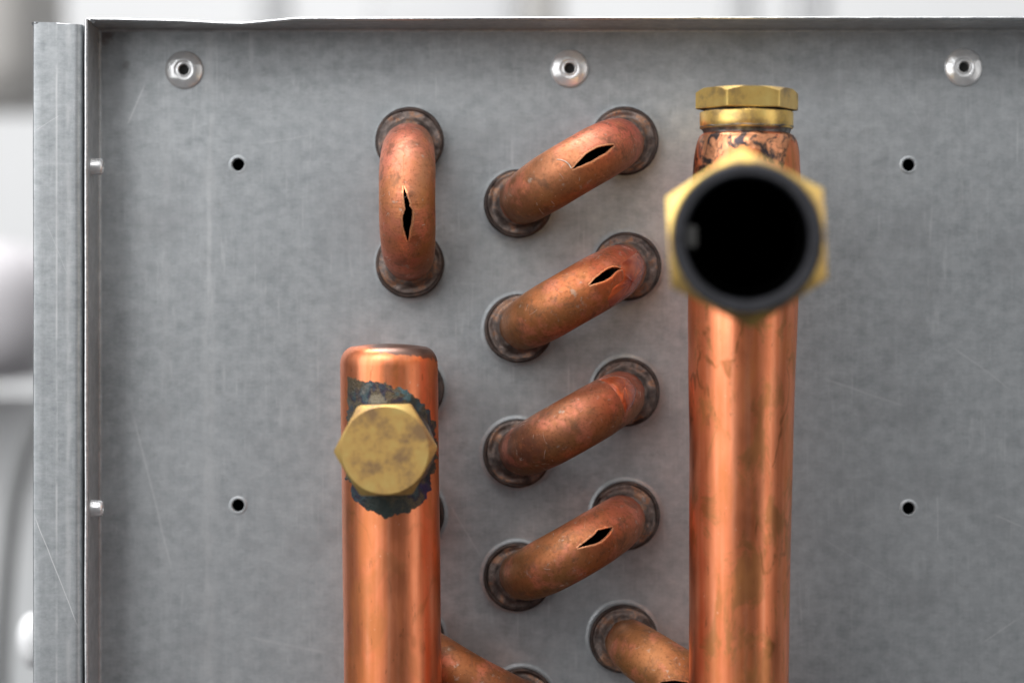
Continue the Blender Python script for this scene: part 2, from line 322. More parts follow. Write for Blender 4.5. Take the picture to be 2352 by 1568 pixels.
# ---------------------------------------------------------------- the panel
FX, FZ, FH, TH = -84.75, 63.95, 16.0, 0.6
XR, ZB = 165.0, -150.0
panel = empty('end_panel', (0, 0, 0), 'galvanised grey sheet metal panel with turned up rim, riveted along its top edge', 'metal panel')
holes = [(547, 378), (547, 1160), (2087, 379), (2087, 1167)]
HR = 1.28
def face_sheet():
    bm = bmesh.new(); R = 0.6; edges = []
    def loop(pts):
        vs = [bm.verts.new(p) for p in pts]
        for i in range(len(vs)): edges.append(bm.edges.new((vs[i], vs[(i+1) % len(vs)])))
    loop([(FX+R, 0, ZB+R), (XR-R, 0, ZB+R), (XR-R, 0, FZ-R), (FX+R, 0, FZ-R)])
    for q in holes:
        c = P(*q)
        loop([(c.x+HR*math.cos(a)*(1+0.03*math.sin(3*a)), 0, c.z+HR*math.sin(a)) for a in [2*PI*i/32 for i in range(32)]])
    bmesh.ops.triangle_fill(bm, use_beauty=True, use_dissolve=False, edges=edges)
    for f in list(bm.faces):          # guard: nothing over a hole
        c = f.calc_center_median()
        if any((c-P(*q)).length < HR*0.7 for q in holes) : bm.faces.remove(f)
    bm.verts.ensure_lookup_table(); bm.verts.index_update()
    V = [v.co[:] for v in bm.verts]; F = [[v.index for v in f.verts] for f in bm.faces]; bm.free()
    # orient to camera
    G = []
    for f in F:
        a, b, c = (Vector(V[i]) for i in f[:3]); n = (b-a).cross(c-a)
        G.append(f if n.y < 0 else f[::-1])
    o = mesh_obj('face_sheet', V, G, m_panel, panel, smooth=False)
    return o
face_sheet()
def flange(name, axis, fixed, sign, a0, a1, wave=None, n=120):
    """turned-up rim; axis 'z' runs vertically, 'x' horizontally; sign = outward direction"""
    R = 0.6
    prof = [(-R + R*math.sin(t), R - R*math.cos(t)) for t in [i*PI/2/8 for i in range(9)]]
    prof += [(0, 4), (0, 8), (0, 12), (0, FH-.15), (.15, FH), (TH-.15, FH), (TH, FH-.15), (TH, 12), (TH, 2), (TH, -6)]
    V, F, MI = [], [], []
    for i in range(n+1):
        s = a0+(a1-a0)*i/n
        for d, h in prof:
            k = max(0, (h-1.2)/(FH-1.2))
            off = fixed+sign*d + (wave(s)*k**1.6 if wave else 0.10*nz(s*0.05, 3)*k)
            hh = h + (0.12*nz(s*0.3, 9)+0.05*nz(s*1.7, 2))*k
            V.append((off, -hh, s) if axis == 'z' else (s, -hh, off))
    m = len(prof)
    for i in range(n):
        for j in range(m-1):
            F.append((i*m+j, i*m+j+1, (i+1)*m+j+1, (i+1)*m+j)); MI.append(1 if 12 <= j <= 14 else 0)
    return recalc(mesh_obj(name, V, F, [m_flange, m_edge], panel, mi=MI, sharp=50))
def topwave(x):     # the dented stretch of the top rim
    pts = [(-84, .05), (-74, -.15), (-66, -.35), (-59, -.75), (-54, -.9), (-48, -.35), (-43, 0.15), (-30, 0.12), (0, .25), (60, .3), (110, .3), (200, .3)]
    xs, ys = zip(*pts); return float(np.interp(x, xs, ys)) + 0.05*nz(x*.25, 5)
flange('top_flange', 'x', FZ, 1, FX, XR, topwave, 260)
flange('side_flange', 'z', FX, -1, ZB, FZ+0.3)
flange('side_flange', 'z', XR, 1, ZB, FZ)
flange('bottom_flange', 'x', ZB, -1, FX, XR)
# small curled burr where the two rims meet
V, F = [], []
for i in range(9):
    a = i/8; V += [(FX+.1+1.1*a, -FH+0.1-0.2*math.sin(a*5), FZ+.35-.9*a), (FX+.5+1.1*a, -FH-0.1, FZ+.75-.9*a)]
for i in range(8): F.append((2*i, 2*i+1, 2*i+3, 2*i+2))
mesh_obj('corner_burr', V, F, m_edge, panel)
# hole rims (punched burrs)
for k, q in enumerate(holes):
    c = P(*q)
    def wob(r, h, a, j, k=k): return r*(1+0.035*nz(a*1.1, k*3, j*.2)), h*(1+0.35*math.sin(a+k*1.9))
    V, F = lathe([(HR*.98, -1.6), (HR*1.0, .04), (HR*1.06, .12), (HR*1.18, .13), (HR*1.32, .07), (HR*1.5, 0.006)], 40, wob)
    mesh_obj('hole_rim', V, F, m_flange, panel, loc=c)
# rivets with hollow centres, their inner shade painted as a dark disc
def rivet(c, sc, rot=None, seed=0):
    def wob(r, h, a, j): return r*(1+0.012*nz(a, seed)), h+0.10*nz(r*.8*math.cos(a)+seed*3, r*.8*math.sin(a), 2)*(r/3)
    prof = [(3.78, -.1), (3.9, .25), (3.8, .5), (3.4, .72), (2.8, .98), (2.2, 1.2), (1.9, 1.25), (1.72, 1.12), (1.5, 1.1), (1.3, 1.2), (1.16, 1.2), (1.08, .9), (1.04, .0)]
    V, F = lathe([(r*sc, h*sc) for r, h in prof], 48, wob)
    o = mesh_obj('rivet', V, F, m_rivet, panel, loc=c, rot=rot)
    V, F = lathe([(0.0001, .12*sc), (1.02*sc, .12*sc)], 24); mesh_obj('rivet_hole_shade', V, F, m_dark, o)
for k, q in enumerate([(423, 161), (1308, 158), (2213, 155)]): rivet(P(*q), 1.0, seed=k, rot=(0, k*1.3, 0))
for k, y in enumerate([383, 1167]):
    c = P(0, y, 10.5); c.x = FX
    V, F = lathe([(1.75, -.1), (1.72, .9), (1.62, 1.9), (1.45, 2.25), (1.1, 2.4), (.75, 2.3), (.7, 1.9), (.65, .3)], 32)
    V = [(-y_, x_, z_) for x_, y_, z_ in V]    # axis -> +X
    o = recalc(mesh_obj('rivet', V, F, m_rivet, panel, loc=c, sharp=50, label='small rivet poking inward from the left rim'))
    V, F = lathe([(0.0001, 1.2), (.7, 1.2)], 20); mesh_obj('rivet_hole_shade', [(-y_, x_, z_) for x_, y_, z_ in V], F, m_dark, o)
# unseen fin block and casing, added to keep light out of the holes
V, F = box(FX+2, XR-2, 9, 60, ZB+2, FZ-2); mesh_obj('fin_pack', V, F, m_fin, panel, smooth=False)
V, F = box(FX+.1, XR-.1, 3, 62, FZ-1.2, FZ-.1); mesh_obj('casing_top', V, F, m_fin, panel, smooth=False)

# corner post (folded channel beside the panel)
post = empty('corner_post', P(131, 784, 16), 'narrow galvanised post along the left edge of the panel, with a long diagonal scratch', 'metal post')
pl = post.location/S
x0, x1 = P(75, 0, 16).x-pl.x, P(187.5, 0, 16).x-pl.x
prof = [(x0+1.0, 60)]
prof += [(x0, 60-1e-3), (x0, .5)] + [(x0+.5-.5*math.cos(t), .5-.5*math.sin(t)) for t in [PI/2*i/4 for i in range(1, 5)]]
prof += [(x0+(x1-x0)*k, 0.012*math.sin(k*9)) for k in (.2, .35, .48, .5, .52, .65, .8)]
prof += [(x1-1.4+1.4*math.sin(t), 1.4-1.4*math.cos(t)) for t in [PI/2*i/8 for i in range(9)]] + [(x1, 12), (x1, 40)]
V, F = [], []; n = 80
for i in range(n+1):
    f = i/n; z = ZB+(63.5-ZB)*f
    for x, y in prof:
        V.append((x+0.08*nz(z*.04, 1), y+0.05*nz(z*.05, 7), z + (0.25 if x < 0 else 0)*(i == n)-pl.z + (-.25*(x-x0)/(x1-x0))*(i == n)))
m = len(prof)
for i in range(n):
    for j in range(m-1): F.append((i*m+j, i*m+j+1, (i+1)*m+j+1, (i+1)*m+j))
F.append(tuple(n*m+j for j in range(m)))
# material uses sheet coordinates: keep the mesh in sheet x, z
o = recalc(mesh_obj('channel', [(v[0]+pl.x, v[1]+pl.y, v[2]+pl.z) for v in V], F, m_post, post, sharp=40)); o.location = -post.location
V, F = [], []
zt = 63.45
for i in range(7):
    a = i/6; V += [(x0-.25+1.3*a, .1-.3*a, zt-pl.z+.1+.15*math.sin(9*a)), (x0-.1+1.3*a, .3, zt-pl.z-.45-.1*a)]
for i in range(6): F.append((2*i, 2*i+1, 2*i+3, 2*i+2))
mesh_obj('burr', V, F, m_edge, post)

# ---------------------------------------------------------------- return bends
def lip(c, seed, amt=None):      # the sheet drawn up round the tube
    amt = float(np.interp(c.z, [-60, -10, 20, 50], [.65, .45, .2, .12]))
    def wob(r, h, a, j): return r*(1+0.012*nz(math.cos(a), math.sin(a), seed)), h*amt*(1+.5*nz(math.cos(a)*1.5, math.sin(a)*1.5, seed+3))
    V, F = lathe([(6.95, .16), (7.08, .17), (7.22, .14), (7.4, .08), (7.6, .03), (7.8, .006)], 56, wob)
    mesh_obj('tube_hole_lip', V, F, m_panel, panel, loc=c)
def collar(parent, lx, seed):
    """belled tube end and the braze that fills it, at local x = lx"""
    def wob(r, h, a, j): return r*(1+0.010*nz(2*math.cos(a), 2*math.sin(a), seed)), h + (0.15*nz(1.5*math.cos(a), 1.5*math.sin(a), seed+4) if j > 1 else 0)
    V, F = lathe([(6.7, -1), (6.85, 1.2), (7.0, 3.0), (7.02, 3.5), (6.9, 3.85), (6.62, 4.0), (6.3, 3.9), (6.0, 3.5)], 64, wob)
    c = mesh_obj('collar', V, F, m_rim, parent, loc=(lx, 0, 0))
    def wob2(r, h, a, j):
        k = j/9
        return r+0.30*nz(1.6*math.cos(a), 1.6*math.sin(a), seed+9+j*.15)*(1-k), h+(0.75*nz(1.5*math.cos(a), 1.5*math.sin(a), seed+j*.12)+.3*nz(4*math.cos(a), 4*math.sin(a), seed+j*.5))*(.25+.75*min(1, j/2.5))
    V, F = lathe([(6.6, 3.4), (6.45, 3.95), (6.2, 4.05), (5.9, 4.0), (5.6, 3.95), (5.25, 4.0), (4.95, 4.25), (4.65, 4.75), (4.4, 5.3), (3.9, 5.6)], 72, wob2)
    mesh_obj('braze_ring', V, F, m_collar, c, loc=(-.35*(1 if lx > 0 else -1), 0, 0))

class Bend:
    def __init__(s, a, b, mat, label, seed, slit=None, rise=6.0, group='copper return bends on the end panel'):
        A, B = P(*a), P(*b); s.mid = (A+B)/2; d = B-A; s.half = d.length/2; s.ang = math.atan2(d.z, d.x)
        s.root = empty('return_bend', s.mid, label, 'copper pipe bend', group, rot=(0, -s.ang, 0))
        s.rise = rise; s.seed = seed
        s.mat = mat; s.build(slit)
        collar(s.root, -s.half+.12, seed); collar(s.root, s.half-.12, seed+20)
        lip(A, seed); lip(B, seed+3)
    def path(s, t):
        """t 0..1 -> centre, outward normal, radii"""
        R = s.half; leg = s.rise; L = 2*leg+PI*R; q = t*L; pinch = 1.35
        if q < leg: c = Vector((-R+pinch*(q/leg)**2, -(q), 0)); n = Vector((-1, 0, 0))
        elif q > L-leg: k = (L-q); c = Vector((R-pinch*(k/leg)**2, -k, 0)); n = Vector((1, 0, 0))
        else:
            th = (q-leg)/R; n = Vector((-math.cos(th), -math.sin(th), 0)); c = Vector((-(R-pinch)*math.cos(th), -leg-(R-.2)*math.sin(th), 0))
        m = math.sin(PI*t)
        rw = 4.35+1.3*min(1, max(0, m*1.2-.12))**.8; rn = 4.3+0.95*min(1, m)
        return c, n, rw, rn
    def surf(s, t, v, off=0.0):
        c, n, rw, rn = s.path(t)
        k = 1+0.012*nz(t*5, math.cos(v), s.seed)
        return c+n*((rn*k+off)*math.cos(v))+Vector((0, 0, 1))*((rw*k+off)*math.sin(v))
    def uv(s, pts):
        """nearest surface parameters for places measured on the photograph"""
        M = Matrix.Rotation(-s.ang, 3, 'Y')
        if not hasattr(s, 'tab'):
            s.tab = []
            for i in range(181):
                for j in range(61):
                    t = .12+.76*i/180; v = -1.35+2.7*j/60; w_ = M @ s.surf(t, v)+s.mid
                    k = D/(D+w_.y)*PXMM; s.tab.append((w_.x*k+1176, 784-w_.z*k, t, v))
            s.tab = np.array(s.tab)
        out = []
        for q in pts:
            d = (s.tab[:, 0]-q[0])**2+(s.tab[:, 1]-q[1])**2; idx = np.argsort(d)[:4]; wt = 1/(d[idx]+.3)
            out.append((float((s.tab[idx, 2]*wt).sum()/wt.sum()), float((s.tab[idx, 3]*wt).sum()/wt.sum())))
        return out
    def build(s, slit):
        if slit:
            U, Lw = (sorted(s.uv(e)) for e in slit)
            t0 = min(U[0][0], Lw[0][0]); t1 = max(U[-1][0], Lw[-1][0]); vt0 = (U[0][1]+Lw[0][1])/2; vt1 = (U[-1][1]+Lw[-1][1])/2
            def e(tt, E): return float(np.interp(tt, [t0]+[x[0] for x in E]+[t1], [vt0]+[x[1] for x in E]+[vt1]))
            rs = random.Random(int(s.seed*10))
            ts = list(np.linspace(0, t0, 60)[:-1])+list(np.linspace(t0, t1, 90))+list(np.linspace(t1, 1, 60)[1:])
        else: t0 = t1 = 2; ts = list(np.linspace(0, 1, 130))
        nv = 72; rows, lips = [], []
        for t in ts:
            if slit and t0 < t < t1:
                a, b = e(t, U), e(t, Lw); a, b = min(a, b), max(a, b)
                mid = (a+b)/2; g = min(1, 8*min(t-t0, t1-t)/(t1-t0)); j = .022*g
                a = min(a, mid-.004)+j*(nz(t*260, s.seed)+.6*nz(t*700, 3)); b = max(b, mid+.004)+j*(nz(t*260, s.seed, 9)+.6*nz(t*700, 8))
            elif slit: a = b = vt0 if t <= t0 else vt1; g = 0
            else: a = b = PI; g = 0
            ee = .009+.004*nz(t*180, s.seed, 4) if g else .009
            rows.append([b+(a+2*PI-b)*(0 if i == 0 else 1 if i == nv else ee+(1-2*ee)*(i-1)/(nv-2)) for i in range(nv+1)]); lips.append(g)
        V, F, MI, AL, AR = [], [], [], [], []
        def grid(off, flip, mi):
            st = len(V)
            for t, r, g in zip(ts, rows, lips):
                for i, v in enumerate(r):
                    ed = min(i, nv-i); lf = g*(0.34 if ed == 0 else 0.40*math.exp(-(ed-1)/2.6))*(1.25 if i > nv/2 else .8)
                    V.append(s.surf(t, v, off+lf)); AL.append(t); AR.append(v)
            m = nv+1
            for i in range(len(ts)-1):
                for j in range(nv):
                    f = (st+i*m+j, st+i*m+j+1, st+(i+1)*m+j+1, st+(i+1)*m+j); F.append(f[::-1] if flip else f); MI.append(2 if (mi == 0 and j in (0, nv-1) and (lips[i] > .02 or lips[i+1] > .02)) else mi)
            return st
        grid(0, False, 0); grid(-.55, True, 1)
        if slit:
            for side in (0, nv):
                prev = None
                for t, r, g in zip(ts, rows, lips):
                    if t < t0 or t > t1: prev = None; continue
                    k = len(V); lf = g*.22
                    sg = -1 if side == 0 else 1
                    V.extend([s.surf(t, r[side], lf+.01), s.surf(t, r[side], -.56+lf)]); AL.extend([t]*2); AR.extend([0]*2)
                    if prev is not None: F.append((prev, prev+1, k+1, k)); MI.append(2)
                    prev = k
            # bright torn edge: a thin lip folded out on both sides of the split
        o = mesh_obj('bent_tube', V, F, [s.mat, m_inside, m_tear], s.root, mi=MI, attrs={'along': AL, 'around': AR})
        bm = bmesh.new(); bm.from_mesh(o.data); 
        bmesh.ops.remove_doubles(bm, verts=[v for v in bm.verts], dist=1e-7)
        bm.to_mesh(o.data); bm.free()
        s.tube = o
    def drip(s, outline, height, name='flux_drip'):
        """a domed film of flux lying over the tube, outline measured on the photograph"""
        uvp = s.uv(outline); n = 72; cen = np.mean(np.array(uvp), 0)
        ring = []
        m = len(uvp)
        for i in range(n):
            f = i/n*m; a = uvp[int(f) % m]; b = uvp[(int(f)+1) % m]; k = f-int(f)
            ring.append((a[0]+(b[0]-a[0])*k+.004*nz(i*.6, s.seed), a[1]+(b[1]-a[1])*k+.03*nz(i*.6, 4)))
        V, F, K = [], [], 12
        for j in range(K+1):
            q = j/K
            for tt, vv in ring:
                V.append(s.surf(cen[0]+(tt-cen[0])*q, cen[1]+(vv-cen[1])*q, -.03+height*(1-q**5)*(.8+.3*nz(tt*40, vv*4))))
        for j in range(K):
            for i in range(n):
                F.append((j*n+i, j*n+(i+1) % n, (j+1)*n+(i+1) % n, (j+1)*n+i))
        return recalc(mesh_obj(name, V, F, m_flux, s.root))
    def lint(s, count, seed, extra=()):
        rs = random.Random(seed); V, F = [], []
        def fibre(pts, r):
            st = len(V)
            for i, p in enumerate(pts):
                for a in range(4): V.append(p+Vector((math.cos(a*PI/2), 0, math.sin(a*PI/2)))*r)
            for i in range(len(pts)-1):
                for a in range(4): F.append((st+i*4+a, st+i*4+(a+1) % 4, st+i*4+4+(a+1) % 4, st+i*4+4+a))
        for _ in range(count):
            t = rs.uniform(.18, .8); v = rs.uniform(-1.2, 1.2); dt, dv = rs.uniform(-.006, .006), rs.uniform(-.06, .06); cu = rs.uniform(-.02, .02)
            fibre([s.surf(t+dt*i+cu*.02*i*i, v+dv*i+cu*i*i*.3, .06+.05*math.sin(i*.8)) for i in range(rs.randint(3, 7))], rs.uniform(.012, .028))
        for pts, r in extra:
            q = s.uv(pts); fibre([s.surf(a, b, .12+.15*math.sin(i/len(q)*PI)) for i, (a, b) in enumerate(q)], r)
        o = mesh_obj('lint', V, F, m_lint, s.root); o['kind'] = 'stuff'

def zr2(pts): return [(803.9+x*.3186, 218.2+y*.3186) for x, y in pts]      # measured on an enlargement
def zr5(pts): return [((1700+x*.976)*.5742, (1200+y*.976)*.5742) for x, y in pts]
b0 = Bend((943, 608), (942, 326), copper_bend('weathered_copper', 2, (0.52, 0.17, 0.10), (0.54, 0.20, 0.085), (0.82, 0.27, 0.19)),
    'vertical copper U-bend at the upper left, split by a narrow upright crack', 1.3,
    slit=(zr2([(385, 655), (390, 740), (394, 790), (400, 820), (383, 870), (380, 900), (385, 950), (400, 1000), (412, 1040), (418, 1060)]),
          zr2([(387, 655), (410, 720), (420, 750), (430, 780), (430, 800), (447, 830), (449, 860), (441, 930), (429, 980), (425, 1020), (419, 1060)])))
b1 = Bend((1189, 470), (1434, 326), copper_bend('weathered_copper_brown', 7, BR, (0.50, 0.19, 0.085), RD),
    'topmost slanting copper U-bend, with the widest black split near its upper right end', 2.9,
    slit=(zr2([(1598, 538), (1650, 478), (1700, 428), (1750, 398), (1790, 378), (1840, 368), (1870, 363), (1905, 360)]),
          zr2([(1598, 538), (1670, 507), (1740, 477), (1800, 440), (1840, 420), (1870, 392), (1905, 363)])))
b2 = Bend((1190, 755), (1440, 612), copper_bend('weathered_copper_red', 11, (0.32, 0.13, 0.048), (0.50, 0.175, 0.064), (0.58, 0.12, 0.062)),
    'cracked slanting copper U-bend with a glossy red drip, second slanting one from the top', 4.1,
    slit=(zr2([(1722, 1373), (1760, 1328), (1810, 1288), (1850, 1260), (1890, 1243), (1920, 1245), (1970, 1257)]),
          zr2([(1722, 1373), (1780, 1357), (1840, 1337), (1880, 1312), (1910, 1277), (1935, 1263), (1970, 1258)])))
b3 = Bend((1187, 1040), (1437, 899), copper_bend('weathered_copper_dimmed', 17, (0.20, 0.085, 0.052), (0.36, 0.135, 0.06), (0.44, 0.12, 0.068)),  # darker copper also carries the dimmer light low on the panel
    'third slanting copper U-bend from the top, whole and uncracked, dark at its lower left leg', 5.7)
b4 = Bend((1188, 1322), (1437, 1181), copper_bend('weathered_copper_brown', 23, (0.28, 0.12, 0.045), (0.40, 0.145, 0.055), (0.54, 0.145, 0.08)),  # base colour lowered for the weaker light down here
    'fourth slanting copper U-bend from the top, with a short black crack right of its middle', 6.6,
    slit=(zr5([(622, 1016), (660, 988), (685, 968), (710, 943), (740, 935), (770, 929)]), zr5([(622, 1016), (690, 1000), (720, 987), (745, 964), (770, 930)])))
b5 = Bend((1430, 1462), (1675, 1606), copper_bend('weathered_copper_olive', 31, (0.38, 0.15, 0.055), (0.42, 0.165, 0.06), (0.52, 0.16, 0.08)),
    'lower copper U-bend slanting down to the right behind the taller brass-topped header pipe', 8.2,
    slit=([(1500, 1572), (1525, 1563), (1550, 1561), (1580, 1566), (1610, 1580)], [(1500, 1572), (1530, 1575), (1555, 1577), (1585, 1582), (1610, 1581)]))
b6 = Bend((943, 1465), (1198, 1608), copper_bend('weathered_copper_amber', 37, (0.36, 0.12, 0.04), (0.34, 0.12, 0.042), BR),
    'copper U-bend at the bottom edge slanting down right from behind the shorter header pipe', 9.4)
b2.drip([(1462, 575), (1420, 610), (1428, 640), (1400, 665), (1392, 690), (1398, 708), (1420, 704), (1452, 680), (1475, 640), (1480, 600)], .38)
b3.drip([(1370, 870), (1400, 862), (1440, 868), (1462, 895), (1456, 925), (1436, 950), (1428, 925), (1408, 893)], .45)
b0.lint(16, 1); b2.lint(12, 3); b3.lint(16, 4); b4.lint(12, 5); b5.lint(6, 6); b6.lint(4, 8)
b1.lint(10, 2, [([(1280, 367), (1290, 368), (1300, 372), (1307, 378), (1312, 386)], .11)])

# ---------------------------------------------------------------- header pipes
def pipe_mesh(stations, n=96, wobble=0.012, seed=0):
    """stations: (centre Vector, radius); closed at both ends, radius may fall to 0"""
    V, F = [], []
    for c, r in stations:
        for i in range(n):
            a = 2*PI*i/n; k = r*(1+wobble*.3*nz(math.cos(a), math.sin(a)+c.z*.03, seed)+.0050*nz(2.2*math.cos(a), 2.2*math.sin(a), seed+c.z*.06)+.0012*nz(5*math.cos(a), 5*math.sin(a), seed+c.z*.25))
            V.append((c.x+k*math.cos(a), c.y+k*math.sin(a), c.z))
    for j in range(len(stations)-1):
        for i in range(n):
            F.append((j*n+i, j*n+(i+1) % n, (j+1)*n+(i+1) % n, (j+1)*n+i))
    return V, F
def patch(name, parent, surf, cen, outline, height, mat, inner=0.0, n=120, K=10):
    """irregular build-up on a curved surface; surf(x, z, off) -> point, outline(angle) -> radius"""
    V, F = [], []
    for j in range(K+1):
        q = j/K
        for i in range(n):
            a = 2*PI*i/n; ro = outline(a); r = inner+(ro-inner)*q
            x, z = cen[0]+r*math.cos(a), cen[1]+r*math.sin(a)
            V.append(surf(x, z, height(q, a, x, z)))
    for j in range(K):
        for i in range(n): F.append((j*n+i, j*n+(i+1) % n, (j+1)*n+(i+1) % n, (j+1)*n+i))
    return recalc(mesh_obj(name, V, F, mat, parent))
def hexprism(rc, h, rot, chamfer, face_r, hollow=0.0):
    """hexagon towards -Y with a turned chamfer; heights from 0 to h"""
    n = 120; V, F = [], []
    def hexr(a, R):
        a = (a-rot) % (PI/3)-PI/6; return R*math.cos(PI/6)/math.cos(a)
    levels = [(0.0, 0), (1, 0)]
    prof = []
    K = 6
    rings = [('hex', 0.0)]
    rows = []
    for i in range(n):
        a = 2*PI*i/n; hr = hexr(a, rc); col = [(hr*.985, 0), (hr, .12)]
        # chamfer cone: cuts where radius exceeds face_r
        for k in range(K+1):
            r = min(hr, rc-(rc-face_r)*k/K); hh = h-chamfer*max(0, (r-face_r))/(rc-face_r); col.append((r, hh))
        col += [(face_r-.35, h+.0)] + ([(hollow, h), (hollow, -1)] if hollow else [(face_r*.6, h), (0.001, h)])
        rows.append([(r*math.cos(a), -y, r*math.sin(a)) for r, y in col])
    m = len(rows[0])
    for r in rows: V += r
    for i in range(n):
        k = (i+1) % n
        for j in range(m-1): F.append((i*m+j, i*m+j+1, k*m+j+1, k*m+j))
    return V, F

# ---- left header
h1 = empty('header_pipe', P(896, 1180, 28), 'shorter copper header pipe with rounded top end and hexagonal brass plug facing out', 'copper pipe')
o1 = h1.location/S
def c1(py): return P(893+(py-790)*.0075, py, 28)
R1 = 9.55
zt = P(0, 789, 31).z
st = []
for k in range(12):
    a = PI/2*k/11; st.append((Vector((0, 0, zt-3.4*(1-math.cos(a)))), .001+(R1-3.6)*min(1, k/3) if k < 4 else 0))
st = [(Vector((0, 0, zt-.0)), .01), (Vector((0, 0, zt-.10)), 3), (Vector((0, 0, zt-.35)), 5.6)]
for k in range(10):
    a = PI/2*k/9; st.append((Vector((0, 0, zt-.5-3.6*(1-math.cos(a)))), R1-2.9+2.9*math.sin(a)))
zz = zt-4.3
while zz > -150: st.append((Vector((0, 0, zz)), R1+.06*nz(zz*.05, 4))); zz -= 3
S1 = []
for c, r in st:
    f = (zt-c.z); S1.append((Vector((P(893, 790, 28).x+f*.012-o1.x, 0, c.z-o1.z)), r))
V, F = pipe_mesh(S1[::-1], seed=3)
p1 = mesh_obj('pipe', V, F, m_head1, h1)
def surf1(x, z, off):       # front surface of the left header, world mm -> local
    cx = P(893, 790, 28).x+(zt-z)*.012; dx = max(-R1*.985, min(R1*.985, x-cx)); r = R1+off
    k = dx/R1
    return Vector((cx+r*k-o1.x, -r*math.sqrt(1-k*k), z-o1.z))
pc = P(889, 1035, 38)
def outl(a):     # jagged burnt outline, wide above left and below, from the photograph (px radii)
    deg = math.degrees(a) % 360
    xs = [0, 15, 30, 45, 60, 75, 90, 105, 115, 125, 132, 140, 150, 165, 180, 200, 215, 230, 245, 260, 270, 285, 300, 315, 330, 345, 360]
    ys = [113, 116, 120, 132, 138, 145, 152, 165, 185, 205, 212, 185, 160, 125, 108, 105, 112, 130, 142, 148, 152, 150, 146, 134, 118, 113, 113]
    r = float(np.interp(deg, xs, ys)); r = min(r, 93/max(.02, -math.cos(a))) if math.cos(a) < 0 else min(r, 112/max(.02, math.cos(a))); return (r+13*nz(a*5, 1)+8*nz(a*14, 2)+2.5*nz(a*40, 8))/11.95
patch('burnt_braze', h1, surf1, (pc.x, pc.z), outl, lambda q, a, x, z: .03+.9*(1-q)**2+.14*(1-q**4)*(.6+.6*nz(x*.6, z*.6))+.16*nz(x*1.9, z*1.9)*(1-q), m_braze, n=300, K=24)
V, F = lathe([(8.6, -2), (8.7, .6), (8.3, 1.2), (7.9, 2.2), (7.9, 7)], 64, lambda r, h, a, j: (r*(1+.03*nz(2*math.cos(a), 2*math.sin(a), j)), h))
pf = P(893, 1034, 42)-o1
mesh_obj('solder_fillet', V, F, m_solder, h1, loc=(pf.x, -R1+2.0, pf.z))
plug = mesh_obj('brass_plug', *hexprism(9.85, 8.0, math.radians(1.5), 1.7, 8.25), [m_brass_dull], h1, sharp=28)
pq = P(884, 1034, 48)-o1; plug.location = Vector((pq.x, -R1-2.0, pq.z))*S; recalc(plug)
# stubs from the header down to the panel, each in its own collar
for k, y in enumerate([893, 1179]):
    c = P(943, y)-o1
    st_ = []
    for i in range(13):
        t = i/12; x = c.x+(-c.x*1.0+P(896, y, 28).x-o1.x-0)*(3*t*t-2*t**3)*1.0; st_.append((x, -t*24-0, 4.6))
    V, F = [], []
    for x, yy, r in st_:
        for i in range(32): a = 2*PI*i/32; V.append((x+r*math.cos(a), yy+28, c.z+r*math.sin(a)))
    for j in range(12):
        for i in range(32): F.append((j*32+i, j*32+(i+1) % 32, (j+1)*32+(i+1) % 32, (j+1)*32+i))
    recalc(mesh_obj('feeder_stub', V, F, b6.mat, h1))
    e = bpy.data.objects.new
    def wob(r, h, a, j): return r*(1+0.010*nz(2*math.cos(a), 2*math.sin(a), k)), h
    V, F = lathe([(6.7, -1), (6.85, 1.2), (7.0, 3.0), (6.9, 3.85), (6.62, 4.0), (6.0, 3.5), (5.3, 3.4), (4.7, 4.0), (4.4, 5)], 56, wob)
    mesh_obj('collar', V, F, m_rim, h1, loc=(c.x, 28, c.z)); lip(P(943, y), k+.5)

# ---- right header
h2 = empty('header_pipe', P(1700, 1180, 32), 'taller copper header pipe with brass nut on top and open black brass port', 'copper pipe')
o2 = h2.location/S
rows = [(307, 1713, 98), (309, 1714, 103), (313, 1715, 108), (320, 1716, 112), (330, 1716, 115.5), (345, 1716, 119), (370, 1715, 121.5), (400, 1715, 123.5), (450, 1714, 125), (550, 1710, 126), (650, 1708, 127), (740, 1706, 126), (850, 1704, 123), (1000, 1703, 119.5), (1200, 1700, 117), (1400, 1698, 115), (1568, 1697, 114), (1900, 1694, 113), (2400, 1688, 112)]
st = []
ys = list(np.linspace(307, 330, 14))+list(np.linspace(336, 2400, 90))
for y in ys:
    cx = float(np.interp(y, [r[0] for r in rows], [r[1] for r in rows])); rr = float(np.interp(y, [r[0] for r in rows], [r[2] for r in rows]))
    c = P(cx, y, 32)-o2; c.y = 0; st.append((c, rr/11.83))
V, F = pipe_mesh(st[::-1], seed=8)
mesh_obj('pipe', V, F, m_head2, h2)
def surf2(x, z, off):
    w_ = o2.z+z if False else z
    zs = [c.z for c, r in st][::-1]; cx = float(np.interp(z-o2.z, zs, [c.x for c, r in st][::-1])); rr = float(np.interp(z-o2.z, zs, [r for c, r in st][::-1]))
    a = (x)/rr
    a = max(-1.7, min(1.7, a)); r = rr+off
    return Vector((cx+r*math.sin(a), -r*math.cos(a), z-o2.z))
